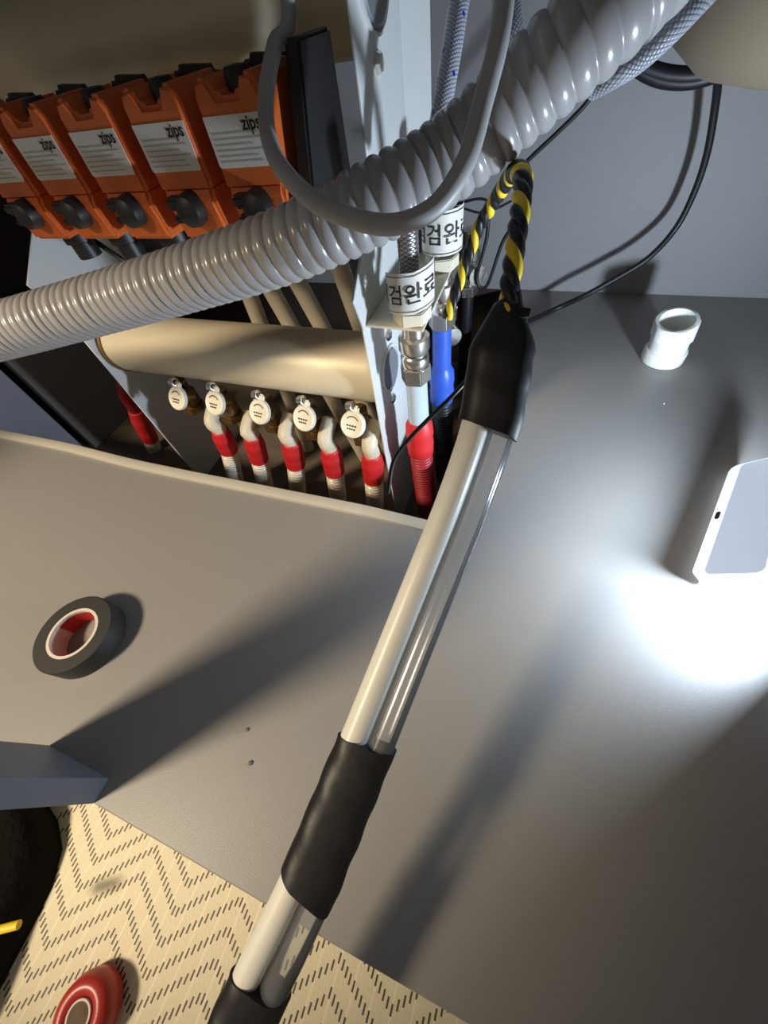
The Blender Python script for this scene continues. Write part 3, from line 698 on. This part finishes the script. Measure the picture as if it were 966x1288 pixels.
# ------------------------------------------------------------------ white slab with a charging port, and the lamp beside it
a, b = P(860,730,'z',0), P(911,593,'z',0)
ey = (b-a).normalized(); ex = Vector((ey.y,-ey.x,0)); Ls = (b-a).length; Ws = .047; TH = .0125; LEAN = math.radians(52)
fx, ez = ex*math.cos(LEAN) + Vector((0,0,math.sin(LEAN))), None
ez = Vector((0,0,math.cos(LEAN))) - ex*math.sin(LEAN)
a = a + Vector((0,0,0)) - ez*0
t = thing('light_base', 'white flat rounded block with a small charging port beside the bright light', 'lamp base', a + ex*Ws/2 + ey*Ls/2)
def rrect(w, h, r, n=8):
    out = []
    for cx, cy, s in ((w-r,h-r,0),(r,h-r,1),(r,r,2),(w-r,r,3)):
        for k in range(n+1):
            th = math.pi/2*(s + k/n); out.append((cx+r*math.cos(th), cy+r*math.sin(th)))
    return out
a0 = a + ex*TH*math.sin(LEAN)
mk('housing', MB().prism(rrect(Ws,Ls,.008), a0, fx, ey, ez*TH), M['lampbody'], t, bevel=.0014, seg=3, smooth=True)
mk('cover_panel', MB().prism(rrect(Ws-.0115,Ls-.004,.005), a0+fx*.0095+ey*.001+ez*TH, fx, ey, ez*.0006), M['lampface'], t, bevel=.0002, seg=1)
pc = a0 + ey*Ls*.50 + fx*.0048 + ez*TH
mk('charging_port', MB().sweep([pc-ez*.001, pc+ez*.0004], 1, shape=[(.0016*math.sin(q), .0026*(1 if math.cos(q)>0 else -1)+.0016*math.cos(q)) for q in [i*math.pi/10 for i in range(20)]], up=fx), M['black_plastic'], t)
# lamp head lying to the right, throwing the light
hd = LED_AIM.normalized(); hd.z = 0; hd.normalize()
lp = Vector((LED_POS.x, LED_POS.y, 0))
t = thing('work_lamp', 'small white work lamp at the right edge shining across the board', 'lamp', lp - hd*.02)
M['lamphead'] = mat('white_lamp_head', srgb(220,222,226), .4)
mk('head', MB().lathe([(.015,-.045),(.018,-.042),(.0185,-.012),(.021,-.004),(.021,0),(.0185,0),(.0165,-.006),(0,-.006)], LED_POS, hd, 40), M['lamphead'], t, smooth=True)
mk('lens', MB().lathe([(.0165,-.0055),(.0165,-.004),(0,-.0035)], LED_POS, hd, 32), M['led'], t, smooth=True)
mk('stand', MB().box((-.014,-.02,0), (.014,.02,.004)).box((-.004,-.006,.003), (.004,.006,.055)), M['lamphead'], t, local=True, bevel=.001)

# ------------------------------------------------------------------ bottom left: bag, red roll; crumbs
def blob(o, sx, sy, sz, seed, nz=10, n=36):
    rnd = random.Random(seed); ph_ = [rnd.random()*6 for _ in range(6)]; vs_ = []; fs = []
    for i in range(nz+1):
        u = i/nz; r = (1-u**3.2)**.5 if u < 1 else 0.0; r = max(r, .02)
        for k in range(n):
            th = 2*math.pi*k/n; c_, s_ = math.cos(th), math.sin(th)
            q = (abs(c_)**3+abs(s_)**3)**(-1/3)
            w = 1 + .05*math.sin(3*th+ph_[0]+2*u) + .03*math.sin(7*th+ph_[1]-3*u)
            vs_.append((o[0]+sx*r*q*c_*w, o[1]+sy*r*q*s_*w, o[2]+sz*u*(1+.06*math.sin(2*th+ph_[2]))))
    for i in range(nz):
        for k in range(n):
            k2 = (k+1) % n; fs.append((i*n+k, i*n+k2, (i+1)*n+k2, (i+1)*n+k))
    fs.append(tuple(range(n))[::-1]); fs.append(tuple(nz*n+k for k in range(n)))
    return MB().add(vs_, fs)
t = thing('tool_bag', 'soft black fabric bag with a yellow pull on the floor, bottom left', 'bag', (-.40,-.25,ZR))
mk('bag_body', blob((-.412,-.262,ZR), .118, .135, .065, 3), M['bag'], t, smooth=True, angle=80)
z = -.064
a, b = P(-12,1172,'z',z), P(24,1163,'z',z)
mk('yellow_pull', MB().sweep([a, a.lerp(b,.5)+Vector((0,0,.001)), b], .0028, 12), M['yellow'], t, smooth=True)
c = P(98,1280,'z',ZR+.02); c.z = ZR
t = thing('red_roll', 'small glossy red roll with a dark hole on the vinyl floor', 'roll', c)
mk('roll', MB().lathe([(.0092,.0002),(.019,.0002),(.0212,.004),(.0216,.012),(.0195,.019),(.016,.0215),(.0115,.021),(.0092,.018)], c, (0,0,1), 40, closed=True), M['redroll'], t, smooth=True, angle=60)
mk('core', MB().lathe([(.0078,.0002),(.0091,.0002),(.0091,.0205),(.0078,.0205)], c, (0,0,1), 32, closed=True), M['core'], t, smooth=True)
for (x, y, s, lb) in [(315,960,.0016,'tiny shiny crumb on the board nearer the front edge'), (311,918,.0014,'tiny dark crumb on the board behind the shiny one'), (835,508,.0009,'tiny white crumb on the board below the pipe coupling')]:
    p = P(x, y, 'z', 0)
    m = MB().lathe([(0,0),(s*.8,.0),(s,s*.5),(s*.6,s*1.1),(0,s*1.3)], p, (0,0,1), 8)
    tag(mk('crumb', m, M['whitepl'] if s < .001 else M['crumb'], None, smooth=True), lb, 'crumb')
